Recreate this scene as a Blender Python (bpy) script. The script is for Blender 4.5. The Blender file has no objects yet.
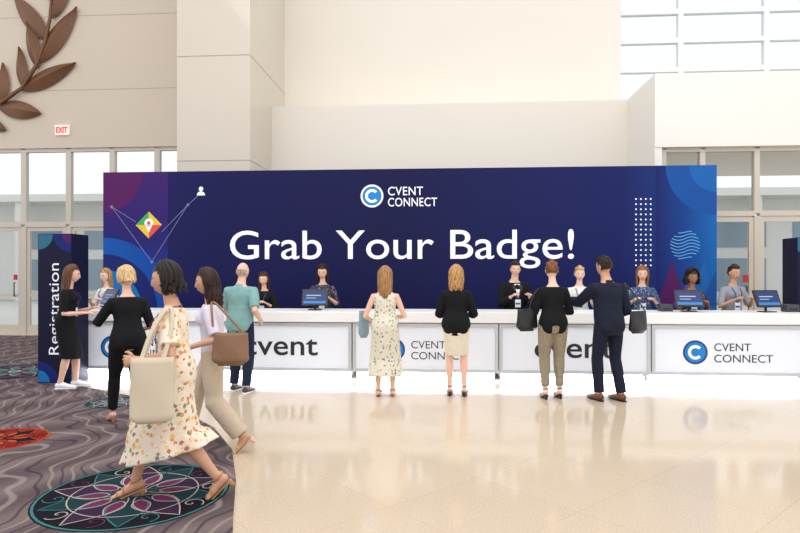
import bpy, bmesh, math, random
from math import sin, cos, pi, radians, sqrt
from mathutils import Vector, Matrix
random.seed(7)
scene = bpy.context.scene
COL = scene.collection
try:
    scene.view_settings.view_transform = 'Standard'
except Exception:
    pass
TH = radians(4.0); F = 600.0; CH = 1.6; VH = 273.0
cT, sT = cos(TH), sin(TH)
def ray(u):
    a = (u-400)/F
    return a*cT-sT, a*sT+cT
def P(u, v, Y):
    dx, dy = ray(u); t = Y/dy
    return Vector((dx*t, Y, CH-(v-VH)/F*t))
def PX(u, Y): return P(u, 0, Y).x
def D(u, depth, z=0.0):
    dx, dy = ray(u); return Vector((dx*depth, dy*depth, z))
def G(u, v, z=0.0): return D(u, (CH-z)*F/(v-VH), z)

# ---------------------------------------------------------------- materials
def lin(c):
    r = []
    for x in c:
        x = x/255.0
        r.append(x/12.92 if x <= .04045 else ((x+.055)/1.055)**2.4)
    return tuple(r)
MC = {}
def base(name):
    m = bpy.data.materials.new(name); m.use_nodes = True
    nt = m.node_tree; return m, nt, nt.nodes['Principled BSDF']
def mat(name, col, rough=.6, metal=0, var=.07, scale=6, bump=0.0, bscale=60, emit=0, spec=.5, coat=0, ecol=None):
    if name in MC: return MC[name]
    m, nt, b = base(name); N, L = nt.nodes, nt.links
    c = lin(col)
    tc = N.new('ShaderNodeTexCoord'); no = N.new('ShaderNodeTexNoise')
    no.inputs['Scale'].default_value = scale; no.inputs['Detail'].default_value = 4
    L.new(tc.outputs['Object'], no.inputs['Vector'])
    mx = N.new('ShaderNodeMix'); mx.data_type = 'RGBA'
    mx.inputs[6].default_value = (*[x*(1-var) for x in c], 1)
    mx.inputs[7].default_value = (*[min(1, x*(1+var)) for x in c], 1)
    L.new(no.outputs['Fac'], mx.inputs[0]); L.new(mx.outputs[2], b.inputs['Base Color'])
    b.inputs['Roughness'].default_value = rough; b.inputs['Metallic'].default_value = metal
    b.inputs['Specular IOR Level'].default_value = spec
    b.inputs['Coat Weight'].default_value = coat
    if bump:
        n2 = N.new('ShaderNodeTexNoise'); n2.inputs['Scale'].default_value = bscale
        L.new(tc.outputs['Object'], n2.inputs['Vector'])
        bp = N.new('ShaderNodeBump'); bp.inputs['Strength'].default_value = bump; bp.inputs['Distance'].default_value = .01
        L.new(n2.outputs['Fac'], bp.inputs['Height']); L.new(bp.outputs[0], b.inputs['Normal'])
    if emit:
        b.inputs['Emission Color'].default_value = (*(lin(ecol) if ecol else c), 1)
        b.inputs['Emission Strength'].default_value = emit
    MC[name] = m; return m
def grad(name, stops, axis='X', rough=.6, emit=0, noise=0.0, spec=.2):
    m, nt, b = base(name); N, L = nt.nodes, nt.links
    b.inputs['Specular IOR Level'].default_value = spec
    tc = N.new('ShaderNodeTexCoord'); sp = N.new('ShaderNodeSeparateXYZ')
    L.new(tc.outputs['Generated'], sp.inputs[0])
    cr = N.new('ShaderNodeValToRGB'); e = cr.color_ramp.elements
    e[0].position = stops[0][0]; e[0].color = (*lin(stops[0][1]), 1)
    e[1].position = stops[-1][0]; e[1].color = (*lin(stops[-1][1]), 1)
    for p, c in stops[1:-1]:
        k = e.new(p); k.color = (*lin(c), 1)
    if axis == 'D':
        ad = N.new('ShaderNodeMath'); ad.operation = 'ADD'; L.new(sp.outputs['X'], ad.inputs[0]); L.new(sp.outputs['Z'], ad.inputs[1])
        hf = N.new('ShaderNodeMath'); hf.operation = 'MULTIPLY'; hf.inputs[1].default_value = .5; L.new(ad.outputs[0], hf.inputs[0]); L.new(hf.outputs[0], cr.inputs[0])
    else:
        L.new(sp.outputs[axis], cr.inputs[0])
    L.new(cr.outputs[0], b.inputs['Base Color']); b.inputs['Roughness'].default_value = rough
    if emit:
        L.new(cr.outputs[0], b.inputs['Emission Color']); b.inputs['Emission Strength'].default_value = emit
    return m
def hairmat(name, col):
    if name in MC: return MC[name]
    m, nt, b = base(name); N, L = nt.nodes, nt.links; c = lin(col)
    tc = N.new('ShaderNodeTexCoord'); mp = N.new('ShaderNodeMapping'); mp.inputs['Scale'].default_value = (90, 90, 6)
    no = N.new('ShaderNodeTexNoise'); no.inputs['Scale'].default_value = 1.0; no.inputs['Detail'].default_value = 3
    L.new(tc.outputs['Object'], mp.inputs[0]); L.new(mp.outputs[0], no.inputs['Vector'])
    cr = N.new('ShaderNodeValToRGB'); e = cr.color_ramp.elements
    e[0].position = .3; e[0].color = (*[x*.45 for x in c], 1); e[1].position = .7; e[1].color = (*[min(1, x*1.45) for x in c], 1)
    L.new(no.outputs['Fac'], cr.inputs[0]); L.new(cr.outputs[0], b.inputs['Base Color'])
    bp = N.new('ShaderNodeBump'); bp.inputs['Strength'].default_value = .4; bp.inputs['Distance'].default_value = .01
    L.new(no.outputs['Fac'], bp.inputs['Height']); L.new(bp.outputs[0], b.inputs['Normal'])
    b.inputs['Roughness'].default_value = .5; b.inputs['Specular IOR Level'].default_value = .3
    MC[name] = m; return m
def spotmat(name, ground, spots, scale=22, thr=.33, rough=.8):
    """printed fabric: voronoi blossoms in several colours"""
    if name in MC: return MC[name]
    m, nt, b = base(name); N, L = nt.nodes, nt.links
    tc = N.new('ShaderNodeTexCoord'); v = N.new('ShaderNodeTexVoronoi'); v.inputs['Scale'].default_value = scale
    nz = N.new('ShaderNodeTexNoise'); nz.inputs['Scale'].default_value = scale*2.5
    L.new(tc.outputs['Object'], nz.inputs['Vector'])
    va = N.new('ShaderNodeVectorMath'); va.operation = 'MULTIPLY_ADD'
    L.new(nz.outputs['Color'], va.inputs[0]); va.inputs[1].default_value = (.9/scale,)*3; L.new(tc.outputs['Object'], va.inputs[2])
    L.new(va.outputs[0], v.inputs['Vector'])
    sp = N.new('ShaderNodeSeparateColor'); L.new(v.outputs['Color'], sp.inputs[0])
    cr = N.new('ShaderNodeValToRGB'); cr.color_ramp.interpolation = 'CONSTANT'; e = cr.color_ramp.elements
    n = len(spots); e[0].position = 0; e[0].color = (*lin(spots[0]), 1)
    e[1].position = (n-1)/n if n > 1 else 1; e[1].color = (*lin(spots[-1]), 1)
    for i in range(1, n-1):
        k = e.new(i/n); k.color = (*lin(spots[i]), 1)
    L.new(sp.outputs[0], cr.inputs[0])
    lt = N.new('ShaderNodeMath'); lt.operation = 'LESS_THAN'; lt.inputs[1].default_value = thr
    L.new(v.outputs['Distance'], lt.inputs[0])
    mx = N.new('ShaderNodeMix'); mx.data_type = 'RGBA'; mx.inputs[6].default_value = (*lin(ground), 1)
    L.new(lt.outputs[0], mx.inputs[0]); L.new(cr.outputs[0], mx.inputs[7]); L.new(mx.outputs[2], b.inputs['Base Color'])
    b.inputs['Roughness'].default_value = rough; b.inputs['Specular IOR Level'].default_value = .2
    MC[name] = m; return m

# ---------------------------------------------------------------- mesh helpers
def mk(name, V, Fc, mats, root=None, local=False, smooth=False, fm=None, label=None, cat=None, kind=None, group=None):
    V = [Vector(v) for v in V]
    if root is not None:
        if not local:
            o = root.location; V = [v-o for v in V]
        loc = Vector((0, 0, 0))
    else:
        mn = Vector([min(v[i] for v in V) for i in range(3)]); mxv = Vector([max(v[i] for v in V) for i in range(3)])
        loc = Vector(((mn.x+mxv.x)/2, (mn.y+mxv.y)/2, mn.z)); V = [v-loc for v in V]
    me = bpy.data.meshes.new(name); me.from_pydata([tuple(v) for v in V], [], Fc)
    if not isinstance(mats, (list, tuple)): mats = [mats]
    for m in mats: me.materials.append(m)
    if fm:
        for p, i in zip(me.polygons, fm): p.material_index = i
    if smooth:
        for p in me.polygons: p.use_smooth = True
    me.update()
    ob = bpy.data.objects.new(name, me); COL.objects.link(ob); ob.location = loc
    if root is not None: ob.parent = root
    tag(ob, label, cat, kind, group)
    return ob
def tag(ob, label=None, cat=None, kind=None, group=None):
    if label: ob['label'] = label
    if cat: ob['category'] = cat
    if kind: ob['kind'] = kind
    if group: ob['group'] = group
def empty(name, loc, label, cat, rotz=0, group=None, kind=None):
    e = bpy.data.objects.new(name, None); COL.objects.link(e); e.location = loc; e.rotation_euler = (0, 0, rotz)
    e.empty_display_size = .1; tag(e, label, cat, kind, group); return e
class MB:
    def __init__(s): s.V = []; s.F = []; s.M = []
    def add(s, V, Fc, mi=0):
        o = len(s.V); s.V += [Vector(v) for v in V]; s.F += [tuple(i+o for i in f) for f in Fc]; s.M += [mi]*len(Fc)
    def box(s, x0, x1, y0, y1, z0, z1, mi=0):
        V = [(x, y, z) for z in (z0, z1) for y in (y0, y1) for x in (x0, x1)]
        s.add(V, [(0, 2, 3, 1), (4, 5, 7, 6), (0, 1, 5, 4), (2, 6, 7, 3), (0, 4, 6, 2), (1, 3, 7, 5)], mi)
    def bbox(s, x0, x1, y0, y1, z0, z1, b=.01, mi=0, M=None):
        bm = bmesh.new(); bmesh.ops.create_cube(bm, size=1)
        for v in bm.verts: v.co = Vector((x0+(v.co.x+.5)*(x1-x0), y0+(v.co.y+.5)*(y1-y0), z0+(v.co.z+.5)*(z1-z0)))
        bmesh.ops.bevel(bm, geom=bm.edges[:], offset=b, segments=2, affect='EDGES', profile=.6)
        bm.verts.index_update()
        V = [v.co.copy() for v in bm.verts]; Fc = [tuple(v.index for v in f.verts) for f in bm.faces]; bm.free()
        if M: V = [M @ v for v in V]
        s.add(V, Fc, mi)
    def tube(s, path, rad, n=10, ref=None, mi=0, fold=None):
        path = [Vector(p) for p in path]; m = len(path); V = []; Fc = []
        R0 = Vector(ref) if ref is not None else None
        prev = None
        for i, p in enumerate(path):
            t = (path[min(i+1, m-1)]-path[max(i-1, 0)])
            if t.length < 1e-7: t = Vector((0, 0, 1))
            t.normalize()
            r = R0 if R0 is not None else (prev if prev is not None else (Vector((1, 0, 0)) if abs(t.x) < .8 else Vector((0, 1, 0))))
            a = r-t*r.dot(t)
            if a.length < 1e-4: a = t.orthogonal()
            a.normalize(); b = t.cross(a); prev = a
            rr = rad[i] if isinstance(rad, (list, tuple)) else rad
            ra, rb = rr if isinstance(rr, (list, tuple)) else (rr, rr)
            for k in range(n):
                th = 2*pi*k/n; f = fold(i/(m-1), th) if fold else 1.0
                V.append(p+a*(ra*cos(th)*f)+b*(rb*sin(th)*f))
        for i in range(m-1):
            for k in range(n):
                k2 = (k+1) % n
                Fc.append((i*n+k, i*n+k2, (i+1)*n+k2, (i+1)*n+k))
        Fc.append(tuple(range(n-1, -1, -1))); Fc.append(tuple((m-1)*n+k for k in range(n)))
        s.add(V, Fc, mi)
    def ell(s, c, r, n=14, M=None, mi=0, fn=None):
        V = []; Fc = []; c = Vector(c); h = n//2+1
        V.append(Vector((0, 0, 1)))
        for i in range(1, h):
            e = pi*i/h
            for k in range(n): V.append(Vector((sin(e)*cos(2*pi*k/n), sin(e)*sin(2*pi*k/n), cos(e))))
        V.append(Vector((0, 0, -1)))
        for k in range(n):
            Fc.append((0, 1+k, 1+(k+1) % n))
            for i in range(h-2):
                a = 1+i*n
                Fc.append((a+k, a+n+k, a+n+(k+1) % n, a+(k+1) % n))
            a = 1+(h-2)*n; Fc.append((a+k, len(V)-1, a+(k+1) % n))
        W = []
        for v in V:
            q = Vector((v.x*r[0], v.y*r[1], v.z*r[2]))
            if fn: q = fn(v, q)
            W.append(c+(M @ q if M else q))
        s.add(W, Fc, mi)
    def xf(s, M): s.V = [M @ v for v in s.V]
    def obj(s, name, mats, root=None, **k): return mk(name, s.V, s.F, mats, root, fm=s.M, **k)
def remesh(mb, vox, sm=4, fac=.5):
    me = bpy.data.meshes.new('t'); me.from_pydata([tuple(v) for v in mb.V], [], mb.F)
    ob = bpy.data.objects.new('t', me); COL.objects.link(ob)
    r = ob.modifiers.new('r', 'REMESH'); r.mode = 'VOXEL'; r.voxel_size = vox
    if sm:
        q = ob.modifiers.new('s', 'SMOOTH'); q.iterations = sm; q.factor = fac
    dg = bpy.context.evaluated_depsgraph_get(); e = ob.evaluated_get(dg); m2 = bpy.data.meshes.new_from_object(e)
    V = [v.co.copy() for v in m2.vertices]; Fc = [tuple(p.vertices) for p in m2.polygons]
    bpy.data.objects.remove(ob); bpy.data.meshes.remove(me); bpy.data.meshes.remove(m2)
    out = MB(); out.add(V, Fc); return out

def text(name, body, m, x0, x1, z0, z1, Y, root, bold=.0, ext=.004, rot=None, label=None, sp=1.0, lines=.9):
    cu = bpy.data.curves.new('t', 'FONT'); cu.body = body; cu.extrude = .01; cu.offset = bold; cu.space_character = sp; cu.space_line = lines
    cu.resolution_u = 5
    ob = bpy.data.objects.new('t', cu); COL.objects.link(ob)
    dg = bpy.context.evaluated_depsgraph_get(); me = bpy.data.meshes.new_from_object(ob.evaluated_get(dg))
    V = [v.co.copy() for v in me.vertices]; Fc = [tuple(p.vertices) for p in me.polygons]
    bpy.data.objects.remove(ob); bpy.data.meshes.remove(me)
    if rot == 'up':   # reads bottom to top
        V = [Vector((-v.y, v.x, v.z)) for v in V]
    a0 = min(v.x for v in V); a1 = max(v.x for v in V); b0 = min(v.y for v in V); b1 = max(v.y for v in V)
    W = [Vector((x0+(v.x-a0)/(a1-a0)*(x1-x0), Y-ext/2-v.z/.01*ext/2, z0+(v.y-b0)/(b1-b0)*(z1-z0))) for v in V]
    return mk(name, W, Fc, m, root, label=label)

def flat(mb, pts, Y, mi=0, th=.002):
    """thin prism from 2D (x,z) outline facing -Y"""
    n = len(pts); V = [(x, Y-th, z) for x, z in pts]+[(x, Y, z) for x, z in pts]
    area = sum(pts[i][0]*pts[(i+1) % n][1]-pts[(i+1) % n][0]*pts[i][1] for i in range(n))
    f = list(range(n)); Fc = []
    if area < 0: f = f[::-1]
    Fc.append(tuple(f)); Fc.append(tuple(i+n for i in f[::-1]))
    for i in range(n): Fc.append((i, (i+1) % n, n+(i+1) % n, n+i))
    mb.add(V, Fc, mi)
def ring(mb, cx, cz, r0, r1, Y, mi=0, a0=0, a1=2*pi, n=40, th=.002):
    for i in range(n):
        p = a0+(a1-a0)*i/n; q = a0+(a1-a0)*(i+1)/n
        flat(mb, [(cx+r0*cos(p), cz+r0*sin(p)), (cx+r1*cos(p), cz+r1*sin(p)), (cx+r1*cos(q), cz+r1*sin(q)), (cx+r0*cos(q), cz+r0*sin(q))], Y, mi, th)
def disc(mb, cx, cz, r, Y, mi=0, n=36, a0=0, a1=2*pi, th=.002):
    full = abs(a1-a0-2*pi) < 1e-4
    pts = [(cx+r*cos(a0+(a1-a0)*i/n), cz+r*sin(a0+(a1-a0)*i/n)) for i in range(n if full else n+1)]
    if not full: pts.append((cx, cz))
    flat(mb, pts, Y, mi, th)
def line(mb, p, q, w, Y, mi=0, th=.002):
    d = Vector((q[0]-p[0], q[1]-p[1])); d.normalize(); nx, nz = -d.y*w/2, d.x*w/2
    flat(mb, [(p[0]+nx, p[1]+nz), (q[0]+nx, q[1]+nz), (q[0]-nx, q[1]-nz), (p[0]-nx, p[1]-nz)], Y, mi, th)

# ================================================================= ROOM
m_wallc = mat('warm_plaster', (236, 229, 217), .7, var=.02, scale=.6)
m_wallm = mat('warm_plaster_band', (232, 225, 213), .6, var=.02, scale=.6)
m_walll = mat('beige_panel_wall', (210, 195, 176), .45, var=.03, scale=.4)
m_pier = mat('glossy_stone_cladding', (209, 199, 184), .12, var=.04, scale=.8, coat=.5)
m_white = mat('white_bulkhead_paint', (239, 235, 228), .6, var=.02)
m_frame = mat('pale_aluminium', (206, 196, 182), .45, var=.03)
m_frw = mat('white_window_frame', (236, 238, 240), .4, var=.02)
def glassmat():
    m = bpy.data.materials.new('clear_glass'); m.use_nodes = True; nt = m.node_tree; N, L = nt.nodes, nt.links
    N.remove(N['Principled BSDF']); o = N['Material Output']
    t = N.new('ShaderNodeBsdfTransparent'); t.inputs[0].default_value = (.92, .95, .96, 1)
    g = N.new('ShaderNodeBsdfGlossy'); g.inputs['Roughness'].default_value = .02
    lw = N.new('ShaderNodeLayerWeight'); lw.inputs[0].default_value = .25
    no = N.new('ShaderNodeTexNoise'); no.inputs['Scale'].default_value = 1
    mm = N.new('ShaderNodeMath'); mm.operation = 'MULTIPLY'; L.new(lw.outputs['Fresnel'], mm.inputs[0]); L.new(no.outputs['Fac'], mm.inputs[1])
    mx = N.new('ShaderNodeMixShader'); L.new(mm.outputs[0], mx.inputs[0]); L.new(t.outputs[0], mx.inputs[1]); L.new(g.outputs[0], mx.inputs[2])
    L.new(mx.outputs[0], o.inputs[0]); return m
m_glass = glassmat()

# floor
def floormat():
    m, nt, b = base('terrazzo_tile'); N, L = nt.nodes, nt.links
    tc = N.new('ShaderNodeTexCoord'); mp = N.new('ShaderNodeMapping'); mp.inputs['Rotation'].default_value = (0, 0, radians(45))
    L.new(tc.outputs['Object'], mp.inputs[0])
    br = N.new('ShaderNodeTexBrick'); br.offset = 0; br.inputs['Scale'].default_value = 1
    br.inputs['Brick Width'].default_value = .9; br.inputs['Row Height'].default_value = .9; br.inputs['Mortar Size'].default_value = .003
    br.inputs['Color1'].default_value = (*lin((213, 196, 173)), 1); br.inputs['Color2'].default_value = (*lin((210, 192, 168)), 1)
    br.inputs['Mortar'].default_value = (*lin((200, 181, 156)), 1); L.new(mp.outputs[0], br.inputs['Vector'])
    no = N.new('ShaderNodeTexNoise'); no.inputs['Scale'].default_value = 70; no.inputs['Detail'].default_value = 3; L.new(tc.outputs['Object'], no.inputs['Vector'])
    cr = N.new('ShaderNodeValToRGB'); e = cr.color_ramp.elements; e[0].position = .32; e[0].color = (.84, .80, .75, 1); e[1].position = .6; e[1].color = (1, 1, 1, 1)
    L.new(no.outputs['Fac'], cr.inputs[0])
    mx = N.new('ShaderNodeMix'); mx.data_type = 'RGBA'; mx.blend_type = 'MULTIPLY'; mx.inputs[0].default_value = .8
    L.new(br.outputs['Color'], mx.inputs[6]); L.new(cr.outputs[0], mx.inputs[7]); L.new(mx.outputs[2], b.inputs['Base Color'])
    b.inputs['Roughness'].default_value = .10; b.inputs['Specular IOR Level'].default_value = .5
    return m
mb = MB(); mb.box(-16, 14, -4, 16, -.1, 0); mb.obj('floor', floormat(), label='polished beige terrazzo tile floor', kind='structure')

# carpet with medallions
def carpetmat():
    m, nt, b = base('patterned_carpet'); N, L = nt.nodes, nt.links
    tc = N.new('ShaderNodeTexCoord')
    def wave(scale, rot, dist, ds):
        mp = N.new('ShaderNodeMapping'); mp.inputs['Rotation'].default_value = (0, 0, radians(rot)); L.new(tc.outputs['Object'], mp.inputs[0])
        w = N.new('ShaderNodeTexWave'); w.inputs['Scale'].default_value = scale; w.inputs['Distortion'].default_value = dist
        w.inputs['Detail'].default_value = 2; w.inputs['Detail Scale'].default_value = ds; L.new(mp.outputs[0], w.inputs['Vector']); return w
    w1 = wave(.5, 35, 8, .8); w2 = wave(1.3, -20, 22, .55)
    c1 = N.new('ShaderNodeValToRGB'); e = c1.color_ramp.elements; e[0].color = (*lin((88, 75, 77)), 1); e[1].color = (*lin((116, 101, 100)), 1)
    k = e.new(.5); k.color = (*lin((100, 86, 88)), 1); L.new(w1.outputs['Fac'], c1.inputs[0])
    c2 = N.new('ShaderNodeValToRGB'); e = c2.color_ramp.elements
    e[0].position = .93; e[0].color = (0, 0, 0, 1); e[1].position = .99; e[1].color = (.65, .65, .65, 1); L.new(w2.outputs['Fac'], c2.inputs[0])
    mx = N.new('ShaderNodeMix'); mx.data_type = 'RGBA'; L.new(c2.outputs[0], mx.inputs[0]); L.new(c1.outputs[0], mx.inputs[6]); mx.inputs[7].default_value = (*lin((152, 136, 130)), 1)
    c3 = N.new('ShaderNodeValToRGB'); e = c3.color_ramp.elements; e[0].position = .01; e[0].color = (.65, .65, .65, 1); e[1].position = .06; e[1].color = (0, 0, 0, 1); L.new(w2.outputs['Fac'], c3.inputs[0])
    m3 = N.new('ShaderNodeMix'); m3.data_type = 'RGBA'; L.new(c3.outputs[0], m3.inputs[0]); L.new(mx.outputs[2], m3.inputs[6]); m3.inputs[7].default_value = (*lin((52, 38, 46)), 1)
    no = N.new('ShaderNodeTexNoise'); no.inputs['Scale'].default_value = 160; L.new(tc.outputs['Object'], no.inputs['Vector'])
    m4 = N.new('ShaderNodeMix'); m4.data_type = 'RGBA'; m4.blend_type = 'OVERLAY'; m4.inputs[0].default_value = .6; L.new(m3.outputs[2], m4.inputs[6])
    bw = N.new('ShaderNodeRGBToBW'); L.new(no.outputs['Color'], bw.inputs[0]); L.new(bw.outputs[0], m4.inputs[7])
    L.new(m4.outputs[2], b.inputs['Base Color']); b.inputs['Roughness'].default_value = .95; b.inputs['Specular IOR Level'].default_value = .1
    bp = N.new('ShaderNodeBump'); bp.inputs['Strength'].default_value = .4; bp.inputs['Distance'].default_value = .01; L.new(no.outputs['Fac'], bp.inputs['Height']); L.new(bp.outputs[0], b.inputs['Normal'])
    return m
cm = [carpetmat(), mat('carpet_black', (24, 20, 30), .95, spec=.1), mat('carpet_teal', (56, 116, 116), .95, spec=.1), mat('carpet_magenta', (104, 44, 80), .95, spec=.1),
      mat('carpet_cream', (178, 166, 160), .95, spec=.1), mat('carpet_red', (140, 34, 26), .95, spec=.1), mat('carpet_orange', (176, 78, 42), .95, spec=.1), mat('carpet_purple', (54, 36, 60), .95, spec=.1), mat('carpet_darkteal', (26, 54, 60), .95, spec=.1)]
edge = [G(232, 560), G(233, 520), G(236, 480), G(232, 450), G(214, 428), G(180, 410), G(130, 396), G(84, 387), G(76, 383)]
cp = [(x.x, x.y) for x in edge]
pl = [(-15.5, -3.5), (cp[0][0]+.3, -3.5)]+cp+[(-5.75, 9.9), (-5.9, 14.6), (-15.5, 14.6)]
mb = MB(); mb.add([(x, y, .006) for x, y in pl], [tuple(range(len(pl)))], 0)
def crv(cx, cy, fn, w, mi, z, n=40):
    """ribbon following fn(t)->(x,y)"""
    pts = [Vector((cx+fn(i/n)[0], cy+fn(i/n)[1])) for i in range(n+1)]
    V = []
    for i, p in enumerate(pts):
        d = pts[min(i+1, n)]-pts[max(i-1, 0)]
        if d.length < 1e-6: d = Vector((1, 0))
        d.normalize(); q = Vector((-d.y, d.x))*w/2
        V += [(p.x+q.x, p.y+q.y, z), (p.x-q.x, p.y-q.y, z)]
    mb.add(V, [(2*i, 2*i+1, 2*i+3, 2*i+2) for i in range(n)], mi)
def cdisc(cx, cy, r, mi, z, n=48):
    mb.add([(cx+r*cos(2*pi*i/n), cy+r*sin(2*pi*i/n), z) for i in range(n)], [tuple(range(n))], mi)
def medal(c, R, bg, cols, fills=(8, 7)):
    cx, cy = c.x, c.y
    cdisc(cx, cy, R, bg, .0075)
    crv(cx, cy, lambda t: (R*.97*cos(2*pi*t), R*.97*sin(2*pi*t)), .018, cols[0], .009)
    crv(cx, cy, lambda t: (R*.66*cos(2*pi*t), R*.66*sin(2*pi*t)), .009, cols[1], .009)
    n = 10
    for k in range(n):
        a = 2*pi*k/n
        def pet(t, a=a, r0=.1*R, r1=.92*R, w=.20*R):
            s = t*2 if t < .5 else 2-2*t; sg = 1 if t < .5 else -1
            rr = r0+(r1-r0)*s; ww = w*sin(pi*s**.8)*sg
            return rr*cos(a)-ww*sin(a), rr*sin(a)+ww*cos(a)
        mb.add([(cx+pet(i/20)[0], cy+pet(i/20)[1], .0079+.00002*k) for i in range(20)], [tuple(range(20))[::-1]], fills[k % 2])
        crv(cx, cy, pet, .009, cols[k % 2], .0095)
        def pet2(t, a=a+pi/n): return pet(t, a, .25*R, .62*R, .09*R)
        mb.add([(cx+pet2(i/16)[0], cy+pet2(i/16)[1], .0092) for i in range(16)], [tuple(range(16))[::-1]], cols[2])
        crv(cx, cy, pet2, .008, cols[1], .010)
        def spir(t, a=a+pi/n):
            th = t*4.5*pi/2; rr = .13*R*(1-t)
            x, y = .78*R+rr*cos(th), rr*sin(th)
            return x*cos(a)-y*sin(a), x*sin(a)+y*cos(a)
        crv(cx, cy, spir, .009, cols[(k+1) % 3], .0105)
    cdisc(cx, cy, .12*R, cols[1], .011); cdisc(cx, cy, .06*R, cols[2], .0115)
medal(G(135, 494), .66, 1, [2, 4, 3]); medal(G(0, 440), .42, 5, [6, 1, 6], (1, 5)); medal(G(114, 403), .34, 1, [2, 4, 2]); medal(G(15, 372), .8, 7, [3, 4, 2])
mb.obj('floor_carpet', cm, label='mauve patterned carpet with round filigree medallions', kind='structure')

# walls
YL, YP, YM, YU, YR = 14.8, 12.0, 13.55, 14.7, 11.9
ZT = 11.0; ZL = 5.42
xp0, xp1 = PX(177, YP), PX(250, YP)
mb = MB(); mb.box(xp0, xp1, YP, 15.4, 0, ZT)
for z in (3.9, 6.05, 8.4): mb.box(xp0-.004, xp1+.004, YP-.006, 15.3, z, z+.012, 1)
mb.obj('wall_pier', [m_pier, mat('dark_joint', (170, 160, 146), .5)], label='tall glossy stone-clad pier', kind='structure')
mb = MB(); mb.box(-16, xp0, YL, YL+.3, 4.82, ZT)
for z in (6.3, 8.2): mb.box(-16, xp0, YL-.004, YL, z, z+.012, 1)
mb.obj('wall_left', [m_walll, MC['dark_joint']], label='beige wall above glazed entrance', kind='structure')
xr = PX(655, YR); xm = PX(628, YM)
mb = MB(); mb.box(xp1, xm+.02, YM, YU, 0, ZL); mb.obj('wall_lower', m_wallm, label='warm white lower wall with ledge', kind='structure')
xu = PX(620, YU)
mb = MB(); mb.box(xp1, xu, YU, YU+.5, ZL-.5, ZT); mb.obj('wall_upper', m_wallc, label='recessed warm white upper wall', kind='structure')
mb = MB(); mb.box(xr, 14, YR, 15.6, 4.03, ZL+.03); mb.obj('wall_bulkhead', m_white, label='white projecting bulkhead above glass doors', kind='structure')

def glazing(name, xs, zs, Y, fw, fd, mframe, label, tri=None):
    mb = MB()
    for x in xs: mb.box(x-fw/2, x+fw/2, Y, Y+fd, zs[0], zs[-1])
    for z in zs:
        for a, b in zip(xs[:-1], xs[1:]): mb.box(a+fw/2, b-fw/2, Y, Y+fd, z-fw/2, z+fw/2)
    ob = mb.obj(name, mframe, label=label, kind='structure')
    g = MB(); g.box(xs[0], xs[-1], Y+fd*.45, Y+fd*.55, zs[0], zs[-1])
    mk('glass', [v for v in g.V], g.F, m_glass, ob)
    return ob
zt = 2.86
xsl = [-14.2, -12.6, PX(-40, YL), PX(22, YL), PX(67, YL), PX(111, YL), PX(156, YL), xp0+.05]
glazing('window_1', xsl, [zt, 4.80], YL+.05, .14, .12, m_frame, 'row of tall transom windows above entrance doors')
xsr = [xr+.2, PX(705, YR), PX(760, YR), PX(815, YR), PX(870, YR), 11]
glazing('window_2', xsr, [2.75, 4.0], YR+.1, .10, .12, m_frame, 'transom windows above glass doors')
# side return between bulkhead and lower wall
mb = MB(); mb.box(xr, xr+.14, YR+.02, YU, 0, 4.03); mb.obj('wall_return', m_white, label='white return wall beside glass doors', kind='structure')
# upper right window
xw = [xu+.05, PX(681, 15.0), PX(767, 15.0), PX(850, 15.0), PX(930, 15.0)]
zw = [P(681, v, 15.0).z for v in (100, 69, 40, 11, -19, -48, -70)]
glazing('window_3', xw, zw, 15.0, .12, .15, m_frw, 'large white gridded clerestory window')
# doors
def door(n, x0, x1, z1, Y, label):
    mb = MB(); w = .09
    mb.box(x0, x0+w, Y, Y+.06, 0, z1); mb.box(x1-w, x1, Y, Y+.06, 0, z1); mb.box(x0+w, x1-w, Y, Y+.06, z1-w, z1); mb.box(x0+w, x1-w, Y, Y+.06, 0, .25)
    mb.box(x0+w, x1-w, Y, Y+.06, .98, 1.06)
    ob = mb.obj('door_%d' % n, m_frame, label=label, kind='structure')
    g = MB(); g.box(x0+w, x1-w, Y+.02, Y+.03, .25, z1-w); mk('glass', g.V, g.F, m_glass, ob)
    h = MB(); hx = x1-.16; h.tube([(hx, Y, 1.0), (hx, Y-.06, 1.0), (hx, Y-.06, 1.35), (hx, Y, 1.35)], .014, 8)
    h.box(hx-.05, hx+.05, Y-.012, Y, 1.42, 1.56, 1)
    mk('handle', h.V, h.F, [mat('dark_handle', (60, 55, 50), .3, .8), mat('red_notice', (190, 40, 40), .5)], ob, fm=h.M)
k = 1
for a, b in zip(xsl[1:-1], xsl[2:]):
    door(k, a+.07, b-.07, zt-.08, YL+.08, 'glass entrance door in pale metal frame'); k += 1
mb = MB()
for x in xsl: mb.box(x-.07, x+.07, YL+.05, YL+.17, 0, zt-.07)
mb.obj('trim_1', m_frame, label='pale metal door jambs', kind='structure')
for a, b in zip(xsr[1:-1], xsr[2:]):
    door(k, a+.05, b-.05, 2.68, YR+.12, 'glass door in pale metal frame'); k += 1
mb = MB()
for x in xsr: mb.box(x-.05, x+.05, YR+.1, YR+.22, 0, 2.7)
mb.obj('trim_2', m_frame, label='pale metal door jambs', kind='structure')
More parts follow.
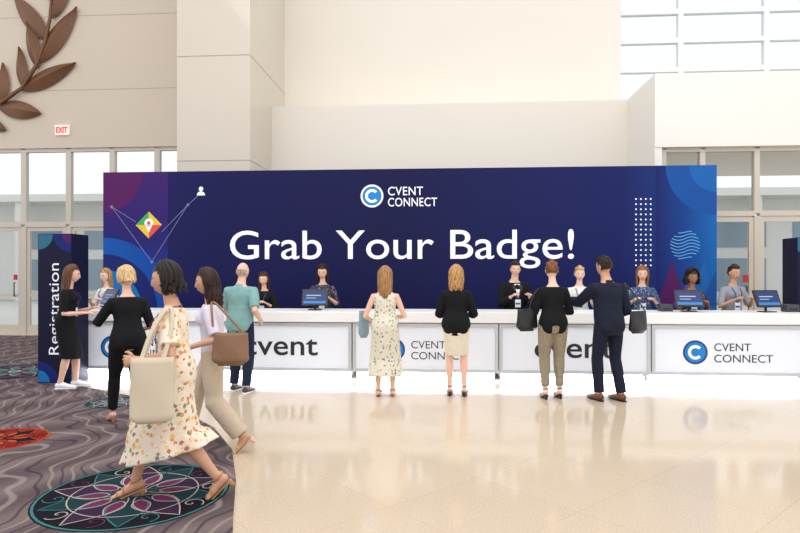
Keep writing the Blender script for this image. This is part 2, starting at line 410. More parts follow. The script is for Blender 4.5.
# exterior
mb = MB(); mb.box(-40, 40, 16.1, 45, -.15, -.02); mb.obj('floor_pavement', mat('pale_pavement', (208, 205, 198), .8), label='pale concrete pavement outdoors', kind='structure')
mb = MB()
mb.box(-34, 34, 34, 35, 0, 5.6)
for i in range(17):
    x = -33+i*4; mb.box(x, x+2.6, 33.95, 34, .6, 2.4, 1); mb.box(x, x+2.6, 33.95, 34, 3.0, 4.6, 1)
mb.box(-34, 34, 32, 34, 5.6, 6.0, 0)
for i in range(9): mb.box(-32+i*8, -31.5+i*8, 32.2, 32.7, 0, 5.6, 0)
mb.obj('building', [mat('pale_facade', (222, 220, 214), .8), mat('facade_glass', (136, 154, 166), .3)], label='pale building with canopy seen through the glazing', cat='building')

# exit sign
q = P(62, 130, YL-.05)
r = empty('exit_sign', Vector((q.x, YL, q.z-.13)), 'white exit sign with red letters on beige wall', 'exit sign')
mb = MB(); mb.bbox(q.x-.19, q.x+.19, YL-.06, YL-.0, q.z-.13, q.z+.13, .01); mb.obj('housing', mat('sign_white', (240, 225, 215), .4, emit=.3), r)
text('lettering', 'EXIT', mat('sign_red', (215, 40, 30), .4, emit=.5), q.x-.15, q.x+.15, q.z-.075, q.z+.075, YL-.061, r, bold=.03)

# leaf sculpture
m_leaf = mat('bronze_leaf', (116, 78, 52), .4, metal=.2, var=.15, scale=3)
r = empty('leaf_sculpture', P(20, 130, YL-.1), 'large bronze leaf branch relief mounted on beige wall', 'wall sculpture')
YS = YL-.12
stem = [P(u, v, YS) for u, v in ((-60, 125), (-25, 112), (2, 102), (22, 88), (36, 66), (45, 42), (50, 18), (52, -10), (52, -40))]
mb = MB(); mb.tube(stem, [.05]*6+[.04, .03, .02], 8); mb.obj('stem', m_leaf, r, smooth=True)
for (u0, v0, u1, v1, w) in [(38, 62, 76, 6, .27), (20, 90, 75, 62, .25), (-3, 106, 40, 113, .26), (37, 68, 26, 20, .20), (46, 40, 12, -6, .26), (22, 88, 18, 46, .17),
                            (0, 104, 2, 62, .20), (50, 18, 68, -28, .24), (-30, 115, 5, 130, .22), (51, 0, 36, -40, .22)]:
    a = P(u0, v0, YS); b = P(u1, v1, YS); d = b-a; Lh = d.length; d.normalize(); nn = Vector((-d.z, 0, d.x))
    V = []; n = 14
    for i in range(n+1):
        t = i/n; ww = w*sin(pi*t**.85)**.8*(.9 if t < 1 else 0); p = a+d*Lh*t
        V += [p+nn*ww+Vector((0, .06, 0)), p+Vector((0, -.07*sin(pi*t), 0)), p-nn*ww+Vector((0, .06, 0))]
    Fc = []
    for i in range(n): Fc += [(3*i, 3*i+1, 3*i+4, 3*i+3), (3*i+1, 3*i+2, 3*i+5, 3*i+4)]
    mk('leaf', V, Fc, m_leaf, r, smooth=False)

# ================================================================= BACKDROP
YB = 10.9
bx0, bx1 = PX(103, YB), PX(717, YB); bz1 = 3.5
r = empty('backdrop_wall', Vector(((bx0+bx1)/2, YB+.1, 0)), 'wide navy printed event backdrop with white lettering', 'backdrop')
m_navy = grad('navy_print', [(0, (30, 30, 96)), (.2, (17, 19, 76)), (.5, (15, 17, 68)), (.85, (17, 27, 90)), (1, (18, 62, 135))], 'X', .6)
mb = MB(); mb.bbox(bx0, bx1, YB, YB+.3, 0, bz1, .01); mb.obj('panel', m_navy, r)
def B(u, v):
    p = P(u, v, YB); return (p.x, p.z)
sc = 1/55.0
mw = mat('print_white', (245, 245, 250), .5, emit=.15)
g1 = grad('print_purple', [(0, (18, 70, 158)), (.5, (36, 34, 112)), (1, (62, 30, 104))], 'Z')
g2 = grad('print_blue', [(0, (10, 100, 180)), (.6, (20, 66, 160)), (1, (30, 30, 110))], 'D')
g3 = mat('print_magenta', (84, 24, 92), .5, spec=.2); g4 = mat('print_cyan', (24, 116, 186), .5, spec=.2); g5 = mat('print_green', (60, 170, 90), .5)
g6 = mat('print_yellow', (240, 200, 40), .5); g7 = mat('print_red', (225, 80, 60), .5); g8 = mat('print_deepblue', (20, 36, 110), .5, spec=.2)
def gfx(name, fn, mats):
    mb = MB(); fn(mb); mb.obj(name, mats, r)
def left_art(mb):
    y = YB-.000
    x0 = bx0+.005
    flat(mb, [(x0, bz1-.005), (B(168, 200)[0], bz1-.005), (B(168, 200)[0], B(168, 310)[1]), (x0, B(168, 310)[1])], y, 0, .002)
    c = B(104, 310)
    for i, (rr, mi) in enumerate([(75, 1), (58, 5), (42, 3), (26, 1)]):
        disc(mb, x0, c[1], rr*sc, y-.002-.001*i, mi, 20, 0, pi/2, .001)
    disc(mb, x0, bz1-.005, 42*sc, y-.002, 2, 16, -pi/2, 0, .001)
gfx('corner_artwork', left_art, [g1, g2, g3, g4, mw, g8])
def pin_art(mb):
    y = YB-.008; c = B(149, 225); h = 14*sc
    for k, mi in enumerate((0, 1, 2, 3)):
        a = pi/2*k; b_ = a+pi/2
        flat(mb, [c, (c[0]+h*cos(a), c[1]+h*sin(a)), (c[0]+h*cos(b_), c[1]+h*sin(b_))], y, mi, .001)
    disc(mb, c[0], c[1]+2*sc, 4.6*sc, y-.002, 4, 20, th=.001); flat(mb, [(c[0]-4.2*sc, c[1]+.5*sc), (c[0]+4.2*sc, c[1]+.5*sc), (c[0], c[1]-8*sc)], y-.002, 4, .001)
    disc(mb, c[0], c[1]+2*sc, 1.9*sc, y-.004, 3, 16, th=.001)
gfx('map_pin_icon', pin_art, [g6, g5, g6, g7, mw])
def lines_art(mb):
    y = YB-.008; w = .45*sc
    line(mb, B(112, 207), B(136, 222), w, y); line(mb, B(162, 232), B(188, 205), w, y); line(mb, B(188, 205), B(198, 196), w, y)
    line(mb, B(112, 207), B(152, 262), w, y); line(mb, B(152, 262), B(188, 205), w, y)
    disc(mb, *B(112, 207), 1.5*sc, y); disc(mb, *B(188, 205), 1.4*sc, y); disc(mb, *B(152, 262), 1.4*sc, y)
gfx('line_artwork', lines_art, [mat('print_paleline', (140, 140, 195), .5)])
def user_art(mb):
    y = YB; c = B(201, 191); disc(mb, c[0], c[1]+2.2*sc, 2.3*sc, y); disc(mb, c[0], c[1]-4.5*sc, 4.2*sc, y, 0, 16, 0, pi)
gfx('attendee_icon', user_art, [mw])
def right_art(mb):
    x1 = bx1-.005; xa = B(656, 0)[0]; y = YB
    flat(mb, [(xa, bz1-.005), (x1, bz1-.005), (x1, B(700, 310)[1]), (xa, B(700, 310)[1])], y, 0, .002)
    disc(mb, x1, bz1-.005, 48*sc, y-.002, 1, 18, pi, 1.5*pi, .001)
    disc(mb, x1, bz1-.005, 26*sc, y-.003, 2, 18, pi, 1.5*pi, .001)
    for i, (a, b, c, mi) in enumerate([((656, 305), (688, 305), (672, 262), 3), ((688, 305), (716, 305), (705, 258), 2), ((672, 305), (705, 305), (690, 280), 4), ((700, 305), (716, 305), (716, 270), 1)]):
        flat(mb, [B(*a), B(*b), B(*c)], y-.003-.001*i, mi, .001)
gfx('corner_artwork', right_art, [grad('print_teal', [(0, (18, 32, 100)), (.5, (16, 62, 140)), (1, (14, 100, 175))], 'X'), mat('print_midblue', (18, 78, 155), .5, spec=.2), mat('print_azure', (22, 96, 172), .5, spec=.2), g3, mat('print_orchid', (100, 55, 140), .5)])
def swirl(mb):
    c = B(685, 245); R = 14*sc; y = YB-.003
    for i in range(9):
        zz = -R+R*2*(i+.5)/9; hw = sqrt(R*R-zz*zz)
        n = 10; pr = None
        for k in range(n+1):
            x = -hw+2*hw*k/n; p = (c[0]+x, c[1]+zz+.035*sin(x*14)*(hw/R))
            if pr: line(mb, pr, p, .8*sc, y, 0, .001)
            pr = p
gfx('wave_disc_artwork', swirl, [mat('print_skyline', (90, 170, 225), .5)])
def dots(mb):
    for i in range(4):
        for j in range(14):
            c = B(636+i*4.9, 199+j*5.1); disc(mb, c[0], c[1], .85*sc, YB, 0, 8)
gfx('dot_artwork', dots, [mw])
def badge_logo(mb, cx, cz, R, Y, mi=(0, 1, 2)):
    disc(mb, cx, cz, R, Y, mi[0], 40, th=.004)
    disc(mb, cx, cz, R*.84, Y-.004, mi[1], 40, th=.001)
    ring(mb, cx, cz, R*.36, R*.60, Y-.005, mi[2], radians(42), radians(318), 30, th=.001)
lm = [mw, mat('logo_blue', (0, 130, 205), .5), mat('logo_white', (250, 250, 252), .5, emit=.1)]
c = B(372, 196)
def lg(mb): badge_logo(mb, c[0], c[1], 11.5*sc, YB)
gfx('round_logo', lg, lm)
a = B(388, 195.5); b = B(423, 186.5); text('logo_lettering', 'CVENT', mw, a[0], b[0], a[1], b[1], YB, r, bold=.004, sp=1.05)
a = B(388, 206.5); b = B(437, 197.5); text('logo_lettering', 'CONNECT', mw, a[0], b[0], a[1], b[1], YB, r, bold=.004, sp=1.05)
a = B(230, 268.5); b = B(574, 229); text('headline_lettering', 'Grab Your Badge!', mw, a[0], b[0], a[1], b[1], YB, r, bold=.003, sp=1.0)

# ================================================================= REGISTRATION TOTEMS
am = [mat('totem_teal', (20, 100, 130), .5), g8, g3, g4]
def totem(u, dep, Yadd=0):
    cpil = D(u, dep); wv = .51
    r2 = empty('registration_totem', Vector((cpil.x, cpil.y, 0)), 'free-standing navy sign totem with vertical white lettering', 'sign', group='registration sign totems')
    x0, x1 = cpil.x-wv/2, cpil.x+wv/2; y0 = cpil.y-.02
    mb = MB(); mb.bbox(x0, x1, y0, y0+.42, 0.0, 2.17, .008); mb.obj('body', mat('totem_navy', (18, 20, 52), .5, spec=.2), r2)
    text('lettering', 'Registration', mw, x0+.17, x0+.17+.20, .42, 1.74, y0, r2, bold=-.004, rot='up')
    mb = MB(); disc(mb, x0+.01, 2.16, .22, y0, 0, 14, -pi/2, 0, .001); mb.obj('corner_artwork', am, r2)
    mb = MB(); disc(mb, x1-.01, 2.16, .26, y0, 1, 14, pi, 1.5*pi, .001); disc(mb, x1-.01, 2.16, .13, y0-.001, 2, 14, pi, 1.5*pi, .001); mb.obj('corner_artwork', am, r2)
    mb = MB(); disc(mb, x0+.01, .02, .30, y0, 1, 14, 0, pi/2, .001); disc(mb, x0+.01, .02, .17, y0-.001, 3, 14, 0, pi/2, .001); mb.obj('corner_artwork', am, r2)
totem(55.5, 8.7); totem(813, 9.6)

# ================================================================= COUNTER
YC = 8.75; CB = [-5.62, -3.47, -1.32, .82, 2.97, 5.12]
m_cw = mat('white_laminate', (243, 243, 244), .35, var=.01)
m_pan = mat('backlit_white_panel', (226, 231, 240), .5, var=.01, emit=.12)
m_led = mat('led_strip', (235, 240, 255), .5, emit=22)
m_fr = mat('silver_frame', (198, 202, 208), .3, metal=.3)
m_ink = mat('ink_black', (30, 32, 40), .5)
m_lb = mat('logo_navy', (14, 60, 130), .5)
CTOP = 1.03
for i in range(5):
    a, b = CB[i], CB[i+1]
    kind = 'logo' if i % 2 == 0 else 'word'
    rr = empty('counter_unit', Vector(((a+b)/2, YC+.35, 0)), 'white glowing counter unit with '+('round blue logo panel' if kind == 'logo' else 'dark lowercase wordmark panel'), 'counter', group='reception counter units')
    mb = MB(); mb.box(a+.004, b-.004, YC+.06, YC+.70, .14, CTOP-.16)
    mb.box(a+.05, b-.05, YC+.22, YC+.60, 0, .14)
    mb.obj('body', m_cw, rr)
    mb = MB(); fw = .045; zz0, zz1 = .15, .86; y0, y1 = YC+.01, YC+.06
    mb.box(a+.01, a+.01+fw, y0, y1, zz0, zz1); mb.box(b-.01-fw, b-.01, y0, y1, zz0, zz1); mb.box(a+.01+fw, b-.01-fw, y0, y1, zz0, zz0+fw); mb.box(a+.01+fw, b-.01-fw, y0, y1, zz1-fw, zz1)
    mb.obj('frame', m_fr, rr)
    mb = MB(); mb.box(a+.01+fw, b-.01-fw, YC+.035, YC+.06, zz0+fw, zz1-fw); mb.obj('front_panel', m_pan, rr)
    mb = MB(); mb.box(a+.05, b-.05, YC+.16, YC+.20, .03, .10); mb.obj('light_strip', m_led, rr)
    xc = (a+b)/2; yy = YC+.035; zc = .475
    if kind == 'logo':
        cx = xc-.46
        mb = MB(); badge_logo(mb, cx, zc, .17, yy); mb.obj('round_logo', [m_lb, lm[1], lm[2]], rr)
        text('logo_lettering', 'CVENT', m_ink, xc-.20, xc+.30, zc+.02, zc+.13, yy, rr, bold=-.002)
        text('logo_lettering', 'CONNECT', m_ink, xc-.20, xc+.60, zc-.14, zc-.03, yy, rr, bold=-.002)
    else:
        text('wordmark', 'cvent', m_ink, xc-.56, xc+.56, zc-.10, zc+.15, yy, rr, bold=.008)
mb = MB(); mb.bbox(CB[0]-.03, CB[-1]+.05, YC-.02, YC+.78, CTOP-.155, CTOP, .012)
mb.obj('worktop', m_cw, label='long continuous white reception worktop', cat='worktop')

# screens on counter
m_blk = mat('black_plastic', (22, 22, 26), .35)
def kiosk(u, yaw, w=.40, h=.27, tilt=25, Y=9.1, kind='screen'):
    p = P(u, 300, Y); rt = empty('tablet_kiosk', Vector((p.x, Y, CTOP)), 'black check-in screen showing blue page on white worktop', 'screen', radians(yaw), group='check-in screens')
    mb = MB(); mb.bbox(-.10, .10, -.08, .08, 0, .015, .005); mb.tube([(0, .03, .01), (0, .02, .10), (0, 0, .16)], .018, 8)
    mb.obj('stand', m_blk, rt, local=True, smooth=False)
    M = Matrix.Translation((0, 0, .06+h/2)) @ Matrix.Rotation(radians(-tilt), 4, 'X')
    mb = MB(); mb.bbox(-w/2, w/2, -.012, .012, -h/2, h/2, .008); mb.xf(M); mb.obj('housing', m_blk, rt, local=True)
    mb = MB(); flat(mb, [(-w/2+.03, -h/2+.03), (w/2-.03, -h/2+.03), (w/2-.03, h/2-.03), (-w/2+.03, h/2-.03)], -.012, 0, .002)
    flat(mb, [(-w/2+.07, .02), (w/2-.11, .02), (w/2-.11, .035), (-w/2+.07, .035)], -.014, 1, .001)
    flat(mb, [(-w/2+.07, -.02), (.02, -.02), (.02, -.01), (-w/2+.07, -.01)], -.014, 1, .001)
    flat(mb, [(-w/2+.03, -h/2+.03), (w/2-.03, -h/2+.03), (w/2-.03, -h/2+.07), (-w/2+.03, -h/2+.07)], -.014, 2, .001)
    mb.xf(M); mb.obj('display', [mat('screen_blue', (14, 40, 92), .2, emit=.3), mat('screen_text', (170, 190, 220), .4), mat('screen_cyan', (30, 110, 180), .3, emit=.3)], rt, local=True)
kiosk(110, -35); kiosk(315, 6); kiosk(457, 0, .3, .2); kiosk(689, -8); kiosk(767, 12)
def printer(u, Y, lab):
    p = P(u, 300, Y); rt = empty('badge_printer', Vector((p.x, Y, CTOP)), lab, 'printer', group='badge printers')
    mb = MB(); mb.bbox(-.09, .09, -.09, .09, 0, .11, .02); mb.obj('body', mat('printer_grey', (60, 62, 68), .4), rt, local=True)
    mb = MB(); mb.bbox(-.06, .06, -.095, -.088, .03, .05, .002); mb.obj('slot', m_blk, rt, local=True)
printer(790, 9.2, 'small dark badge printer on white worktop'); printer(665, 9.2, 'small dark badge printer on white worktop')

# ================================================================= PEOPLE
SK = {'light': (230, 186, 162), 'fair': (238, 200, 180), 'tan': (204, 156, 126), 'brown': (158, 112, 84)}
def ik(a, b, l1, l2, pole):
    d = b-a; Lh = max(.02, min(d.length, .998*(l1+l2))); dn = d.normalized()
    ca = max(-1, min(1, (l1*l1+Lh*Lh-l2*l2)/(2*l1*Lh))); sa = sqrt(1-ca*ca)
    p = pole-dn*pole.dot(dn)
    if p.length < 1e-4: p = dn.orthogonal()
    p.normalize(); return a+dn*l1*ca+p*l1*sa, a+dn*Lh
SECF = [(-.10, .115, .085, -.01), (-.06, .150, .100, -.012), (0, .172, .112, -.014), (.06, .162, .108, -.01), (.12, .138, .096, -.003), (.17, .124, .088, 0), (.24, .126, .090, .002),
        (.32, .142, .100, .004), (.37, .148, .096, .0), (.41, .142, .084, -.006), (.44, .116, .072, -.010), (.47, .078, .060, -.012), (.50, .054, .052, -.008), (.53, .048, .05, -.002)]
SECM = [(-.10, .12, .09, -.01), (-.06, .145, .10, -.01), (0, .162, .112, -.01), (.06, .160, .112, -.005), (.12, .152, .110, .004), (.17, .148, .108, .006), (.24, .154, .110, .006),
        (.32, .168, .118, .004), (.37, .176, .114, .0), (.41, .170, .100, -.006), (.44, .142, .086, -.010), (.47, .098, .070, -.01), (.50, .066, .062, -.008), (.53, .056, .056, -.002)]
def headfn(v, q):
    x, y, z = v; q = q.copy()
    if z < 0: q.x *= 1-.34*(-z)**1.6
    if z < -.2 and y < 0: q.y *= 1-.55*(-z-.2)
    if z < -.5 and y > 0: q.y += .012*(y)*(-z-.5)*2
    if z > .3 and y > 0: q.y *= 1-.10*(z-.3)
    def gs(cx, cz, sx, sz): return math.exp(-((x-cx)/sx)**2-((z-cz)/sz)**2) if y > 0 else 0
    q.y += .019*gs(0, -.25, .14, .14)+.010*gs(0, -.05, .10, .18)
    q.y -= .008*(gs(.42, .02, .2, .14)+gs(-.42, .02, .2, .14))
    q.y += .003*(gs(.4, .2, .3, .09)+gs(-.4, .2, .3, .09))
    q.y += .004*gs(0, -.55, .3, .12)+.006*gs(0, -.85, .35, .18)
    return q
def person(u, depth, psi, label, h=1.65, sex='f', skin='light', hair=('long', (90, 60, 40), .35), top=None, bottom=None, shoes=('flat', (240, 240, 240)),
           arms=None, feet=None, lean=3, side=0, head=(0, -5), lanyard=None, extra=None, voxel=.009):
    loc = D(u, depth); rt = empty('person', loc, label, 'person', radians(psi)); S = h/1.70
    f = sex == 'f'; SEC = SECF if f else SECM; R = .88 if f else 1.05
    sm = mat('skin_'+skin, SK[skin], .55, var=.05, scale=12, spec=.3)
    feet = feet or {'L': (.095, .02, 0), 'R': (.095, 0, 0)}
    hk = 18 if shoes[0] == 'heel' else 0
    legs = {}; pz = .915+(.04 if hk else 0)
    for sd, sg in (('L', -1), ('R', 1)):
        fx, fy, pt = feet[sd][:3]; pt2 = max(pt, hk)
        ball = Vector((sg*fx, fy+.12, .012)); an = ball+Matrix.Rotation(radians(-pt2), 3, 'X') @ Vector((0, -.12, .075))
        hip = Vector((sg*.088, 0, 0)); dxy = sqrt((an.x-hip.x)**2+(an.y-hip.y)**2)
        pz = min(pz, an.z+sqrt(max(.01, .836**2-dxy*dxy))); legs[sd] = [ball, an, pt2]
    for sd, sg in (('L', -1), ('R', 1)):
        ball, an, pt = legs[sd]; hip = Vector((sg*.088, 0, pz)); kn, an2 = ik(hip, an, .43, .41, Vector((sg*.05, 1, 0))); legs[sd] = dict(ball=ball, an=an2, kn=kn, hip=hip, pt=pt)
    PV = Vector((0, 0, pz)); RM = Matrix.Rotation(radians(side), 3, 'Y') @ Matrix.Rotation(radians(-lean), 3, 'X')
    def T(x, y, hh): return PV+RM @ Vector((x, y, hh)) if hh > 0 else PV+Vector((x, y, hh))
    def sec(hh):
        if hh <= SEC[0][0]: return SEC[0][1:]
        for a, b in zip(SEC[:-1], SEC[1:]):
            if a[0] <= hh <= b[0]:
                t = (hh-a[0])/(b[0]-a[0]); return tuple(a[i]+(b[i]-a[i])*t for i in (1, 2, 3))
        return SEC[-1][1:]
    def torso(mb, h0, h1, off, front=0):
        n = max(3, int((h1-h0)/.03)); pa = []; ra = []
        for i in range(n+1):
            hh = h0+(h1-h0)*i/n; s = sec(hh); pa.append(T(0, s[2]+front, hh)); ra.append((s[0]+off, s[1]+off))
        mb.tube(pa, ra, 20, RM @ Vector((1, 0, 0)))
        if f and h0 < .30 and h1 > .36:
            for sx in (-1, 1): mb.ell(T(sx*.062, .070, .335), (.056+off*.8, .052+off*.8, .056+off*.8), 10)
        if h0 < 0:
            for sx in (-1, 1): mb.ell(T(sx*.072, -.045, -.03), (.078+off, .070+off, .085+off), 10)
    sh = (.152 if f else .186)
    AR = {}
    arms = arms or {}
    for sd, sg in (('L', -1), ('R', 1)):
        a = arms.get(sd, (.235, .04, .80)); s0 = T(sg*sh, -.005, .405)
        w = Vector((sg*a[0], a[1], a[2])); pole = Vector(a[3]) if len(a) > 3 else Vector((sg*.35, -1, -.2))
        if len(a) > 3: pole.x *= sg
        el, wr = ik(s0, w, .285, .245, pole); d = (wr-el).normalized()
        nrm = Vector(a[4]) if len(a) > 4 else (Vector((-sg, 0, 0)) if d.z < -.5 else Vector((-sg*.3, 0, -1)))
        if len(a) > 4: nrm.x *= sg
        nrm = (nrm-d*nrm.dot(d)).normalized(); AR[sd] = dict(s=s0, e=el, w=wr, d=d, n=nrm, g=sg, curl=a[5] if len(a) > 5 else 35)
    def arm(mb, A, t1, off, cuff=0, rr=None):
        inn = T(A['g']*.07, -.005, .412); pts = [(inn, .046*R)]
        pts += [(A['s'], .050*R), (A['s'].lerp(A['e'], .35), .047*R), (A['s'].lerp(A['e'], .75), .040*R), (A['e'], .037*R),
                (A['e'].lerp(A['w'], .25), .039*R), (A['e'].lerp(A['w'], .65), .031*R), (A['w'], .024*R)]
        tt = [-.2, 0, .175, .375, .5, .625, .825, 1.0]
        pa = []; ra = []
        for i, (p, q) in enumerate(pts):
            if tt[i] <= t1: pa.append(p); ra.append(q+off+(cuff*max(0, tt[i])/max(t1, .01)))
            else:
                k = (t1-tt[i-1])/(tt[i]-tt[i-1])
                if k > .02: pa.append(pts[i-1][0].lerp(p, k)); ra.append(pts[i-1][1]*(1-k)+q*k+off+cuff)
                break
        mb.tube(pa, ra, 12)
    # ---- body
    mb = MB(); torso(mb, -.10, .53, 0)
    neck0 = T(0, -.008, .45); hc = T(0, .022, .674); neck1 = neck0.lerp(hc, .62)
    mb.tube([neck0, neck0.lerp(neck1, .5), neck1, hc.lerp(neck1, .5)], [.064*R, .054*R, .05*R, .045], 12)
    for A in AR.values():
        arm(mb, A, 1.0, 0)
        d, n, w0, sg = A['d'], A['n'], A['w'], A['g']; wv_ = d.cross(n)*sg; A['t'] = wv_
        mb.tube([w0-d*.01, w0+d*.03, w0+d*.06, w0+d*.09], [(.024, .019), (.034, .016), (.039, .015), (.036, .012)], 10, wv_)
    for Lg in legs.values():
        hp, kn, an = Lg['hip'], Lg['kn'], Lg['an']
        mb.tube([hp+Vector((0, 0, .03)), hp.lerp(kn, .15), hp.lerp(kn, .5), hp.lerp(kn, .85), kn, kn.lerp(an, .2), kn.lerp(an, .4), kn.lerp(an, .75), an],
                [.085, .088, .075, .058, .052, .052, .054, .038, .034], 14)
        FM = Matrix.Translation(Lg['ball']) @ Matrix.Rotation(radians(-Lg['pt']), 4, 'X'); Lg['FM'] = FM
        fs = [(-.172, .02, .028, .02), (-.155, .03, .034, .03), (-.12, .033, .045, .042), (-.07, .034, .036, .034), (-.02, .040, .024, .024), (.02, .042, .018, .018), (.055, .036, .014, .013), (.075, .022, .010, .009)]
        Lg['fs'] = fs
        mb.tube([FM @ Vector((0, y, z)) for y, _, z, _ in fs], [(wd, hh) for _, wd, _, hh in fs], 12, Vector((1, 0, 0)))
        mb.tube([an+Vector((0, 0, .03)), FM @ Vector((0, -.125, .05))], [.036, .034], 10)
    body = remesh(mb, voxel, 3)
    HM = Matrix.Translation(hc) @ RM.to_4x4() @ Matrix.Rotation(radians(head[0]), 4, 'Z') @ Matrix.Rotation(radians(head[1]), 4, 'X')
    hd = MB(); hd.ell((0, 0, 0), (.074, .094, .113), 36, fn=headfn)
    for sx in (-1, 1): hd.ell((sx*.073, -.008, -.008), (.010, .018, .030), 10)
    hd.xf(HM); body.add(hd.V, hd.F)
    for A in AR.values():
        d, n, w0, t = A['d'], A['n'], A['w'], A['t']; cu = radians(A['curl'])
        for i in range(4):
            p = w0+d*(.084-.004*abs(i-1))+t*(.030-.0195*i); L_ = [.070, .079, .073, .057][i]; pa = [p-d*.012, p]; an = 0
            for k, fr in enumerate((.45, .30, .25)):
                an += cu*(.6 if k == 0 else 1.0); q = pa[-1]+(d*cos(an)+n*sin(an)+t*(.10*(1.5-i)/1.5))*L_*fr; pa.append(q)
            body.tube(pa, [.0092, .009, .0085, .0078, .0058], 8)
        p = w0+d*.028+t*.022; q1 = p+(d*.65+t*.7+n*.25).normalized()*.036; q2 = q1+(d*.85+t*.4+n*.35).normalized()*.030; q3 = q2+(d*.95+t*.1+n*.35).normalized()*.022
        body.tube([p, q1, q2, q3], [.013, .0105, .0092, .0065], 8)
    def emit(mb_, name, mats, smooth=True, lab=None):
        return mk(name, [v*S for v in mb_.V], mb_.F, mats, rt, local=True, smooth=smooth, fm=mb_.M, label=lab)
    emit(body, 'body', sm)
    # ---- face parts
    me_ = [mat('eye_white', (226, 220, 214), .3), mat('iris_dark', (50, 34, 26), .15)]
    for sx in (-1, 1):
        e = MB(); e.ell((sx*.031, .0712, .003), (.0125, .0115, .0066), 12)
        e.M = []
        for fc in e.F:
            cc = sum((e.V[i] for i in fc), Vector())/len(fc); e.M.append(1 if (abs(cc.x-sx*.031) < .0070 and cc.y > .073) else 0)
        e.xf(HM); emit(e, 'eye', me_)
        e = MB(); e.tube([(sx*.014, .0885, .020), (sx*.030, .0865, .026), (sx*.048, .0715, .021)], [.0022, .0030, .0016], 6); e.xf(HM)
        emit(e, 'eyebrow', hairmat('brow', (70, 48, 34)))
    e = MB(); e.tube([(-.020, .078, -.060), (-.010, .0885, -.0575), (0, .0912, -.0585), (.010, .0885, -.0575), (.020, .078, -.060)], [.002, .0040, .0042, .0040, .002], 6)
    e.tube([(-.016, .080, -.065), (0, .0902, -.0665), (.016, .080, -.065)], [.002, .0045, .002], 6); e.xf(HM)
    emit(e, 'lips', mat('lips_'+sex, (190, 108, 102) if f else (190, 136, 120), .4))
    # ---- hair
    st, hcol, hl = hair; hm = hairmat('hair_%d_%d_%d' % hcol, hcol)
    hb = MB(); vol = 1.0
    if st == 'curly': vol = 1.22
    def cap(rx, ry, rz, hlz, low):
        tmp = MB(); tmp.ell((0, -.008, .008), (rx, ry, rz), 28)
        Vn = []
        for fc in tmp.F:
            cc = sum((tmp.V[i] for i in fc), Vector())/len(fc); y = (cc.y+.008)/ry; z = (cc.z-.008)/rz; x = cc.x/rx
            if z < low: continue
            if y > .30 and z < hlz-.15*abs(x): continue
            if y > .05 and z < .05: continue
            Vn.append(fc)
        hb.V += tmp.V; hb.F += Vn; hb.M += [0]*len(Vn)
    rnd = random.Random(int(u)*13+5)
    if st == 'bald':
        tmp = MB(); tmp.ell((0, -.006, .0), (.0785, .098, .108), 28)
        Fn = []
        for fc in tmp.F:
            cc = sum((tmp.V[i] for i in fc), Vector())/len(fc); z = cc.z/.108; y = cc.y/.098
            if -.55 < z < .20 and y < .2: Fn.append(fc)
        hb.V += tmp.V; hb.F += Fn; hb.M += [0]*len(Fn); hb.xf(HM)
    elif st == 'short':
        cap(.081, .102, .121, .55, -.5)
        for i in range(70):
            ph = rnd.uniform(-pi, pi); e0 = rnd.uniform(.15 if abs(ph) > 1.3 else .95, 1.45)
            def q(e_, k=1.0): return Vector((.083*sin(ph)*cos(e_)*k, -.006+.103*cos(ph)*cos(e_)*k, .008+.121*sin(e_)*k))
            hb.tube([q(e0), q(e0-.18, 1.03), q(e0-.34, 1.02)], [(.010, .005), (.010, .006), (.004, .002)], 6, Vector((cos(ph), -sin(ph), 0)))
        hb.xf(HM)
    else:
        cap(.080*(1+.5*(vol-1)), .101*(1+.5*(vol-1)), .119*(1+.3*(vol-1)), .52, -.55)
        bun = st in ('bun', 'updo')
        bp = Vector((0, -.095, .085)) if st == 'bun' else Vector((0, -.100, -.005))
        nl = 54 if st != 'curly' else 80
        for i in range(nl):
            ph = -pi+2*pi*(i+rnd.random()*.6)/nl; aph = abs(ph); sgp = 1 if ph >= 0 else -1
            lay = rnd.choice((0, 1)); kx = (1.03+.05*lay+rnd.uniform(0, .03))*vol
            pend = sgp*max(aph, 1.42+rnd.uniform(0, .2))
            path = []; n = 8
            for k in range(n):
                t = k/(n-1); e_ = 1.45-(1.45+.15)*t; pp = ph+(pend-ph)*min(1, t*1.55)
                path.append(Vector((.082*sin(pp)*cos(e_)*kx, -.008+.102*cos(pp)*cos(e_)*kx, .008+.121*sin(e_)*(1+(kx-1)*.8))))
            if bun:
                s0 = Vector((sin(ph)*.75, cos(ph)*.75 if cos(ph) > 0 else cos(ph), .62 if cos(ph) > 0 else .1)).normalized() if abs(ph) < 1.9 else Vector((sin(ph), cos(ph), -.25)).normalized()
                s1 = Vector((bp.x/.082, (bp.y+.008)/.102, (bp.z-.008)/.121)).normalized(); path = []
                for k in range(7):
                    t = k/6; v_ = s0.lerp(s1, t)
                    if abs(ph) < .5: v_ += Vector((0, 0, .8*sin(pi*t)))
                    v_.normalize(); kk = 1.03+.02*lay
                    path.append(Vector((v_.x*.082*kk, -.008+v_.y*.102*kk, .008+v_.z*.121*kk)))
                pth = [HM @ p for p in path]
                hb.tube(pth, [.005]+[(.011, .005)]*5+[.006], 6)
                continue
            pth = [HM @ p for p in path]; Lr = hl*rnd.uniform(.85, 1.05); m_ = 8 if st == 'curly' else 6
            outw = HM.to_3x3() @ Vector((sin(pend), cos(pend), 0)); last = pth[-1]
            phs = rnd.uniform(0, 6)
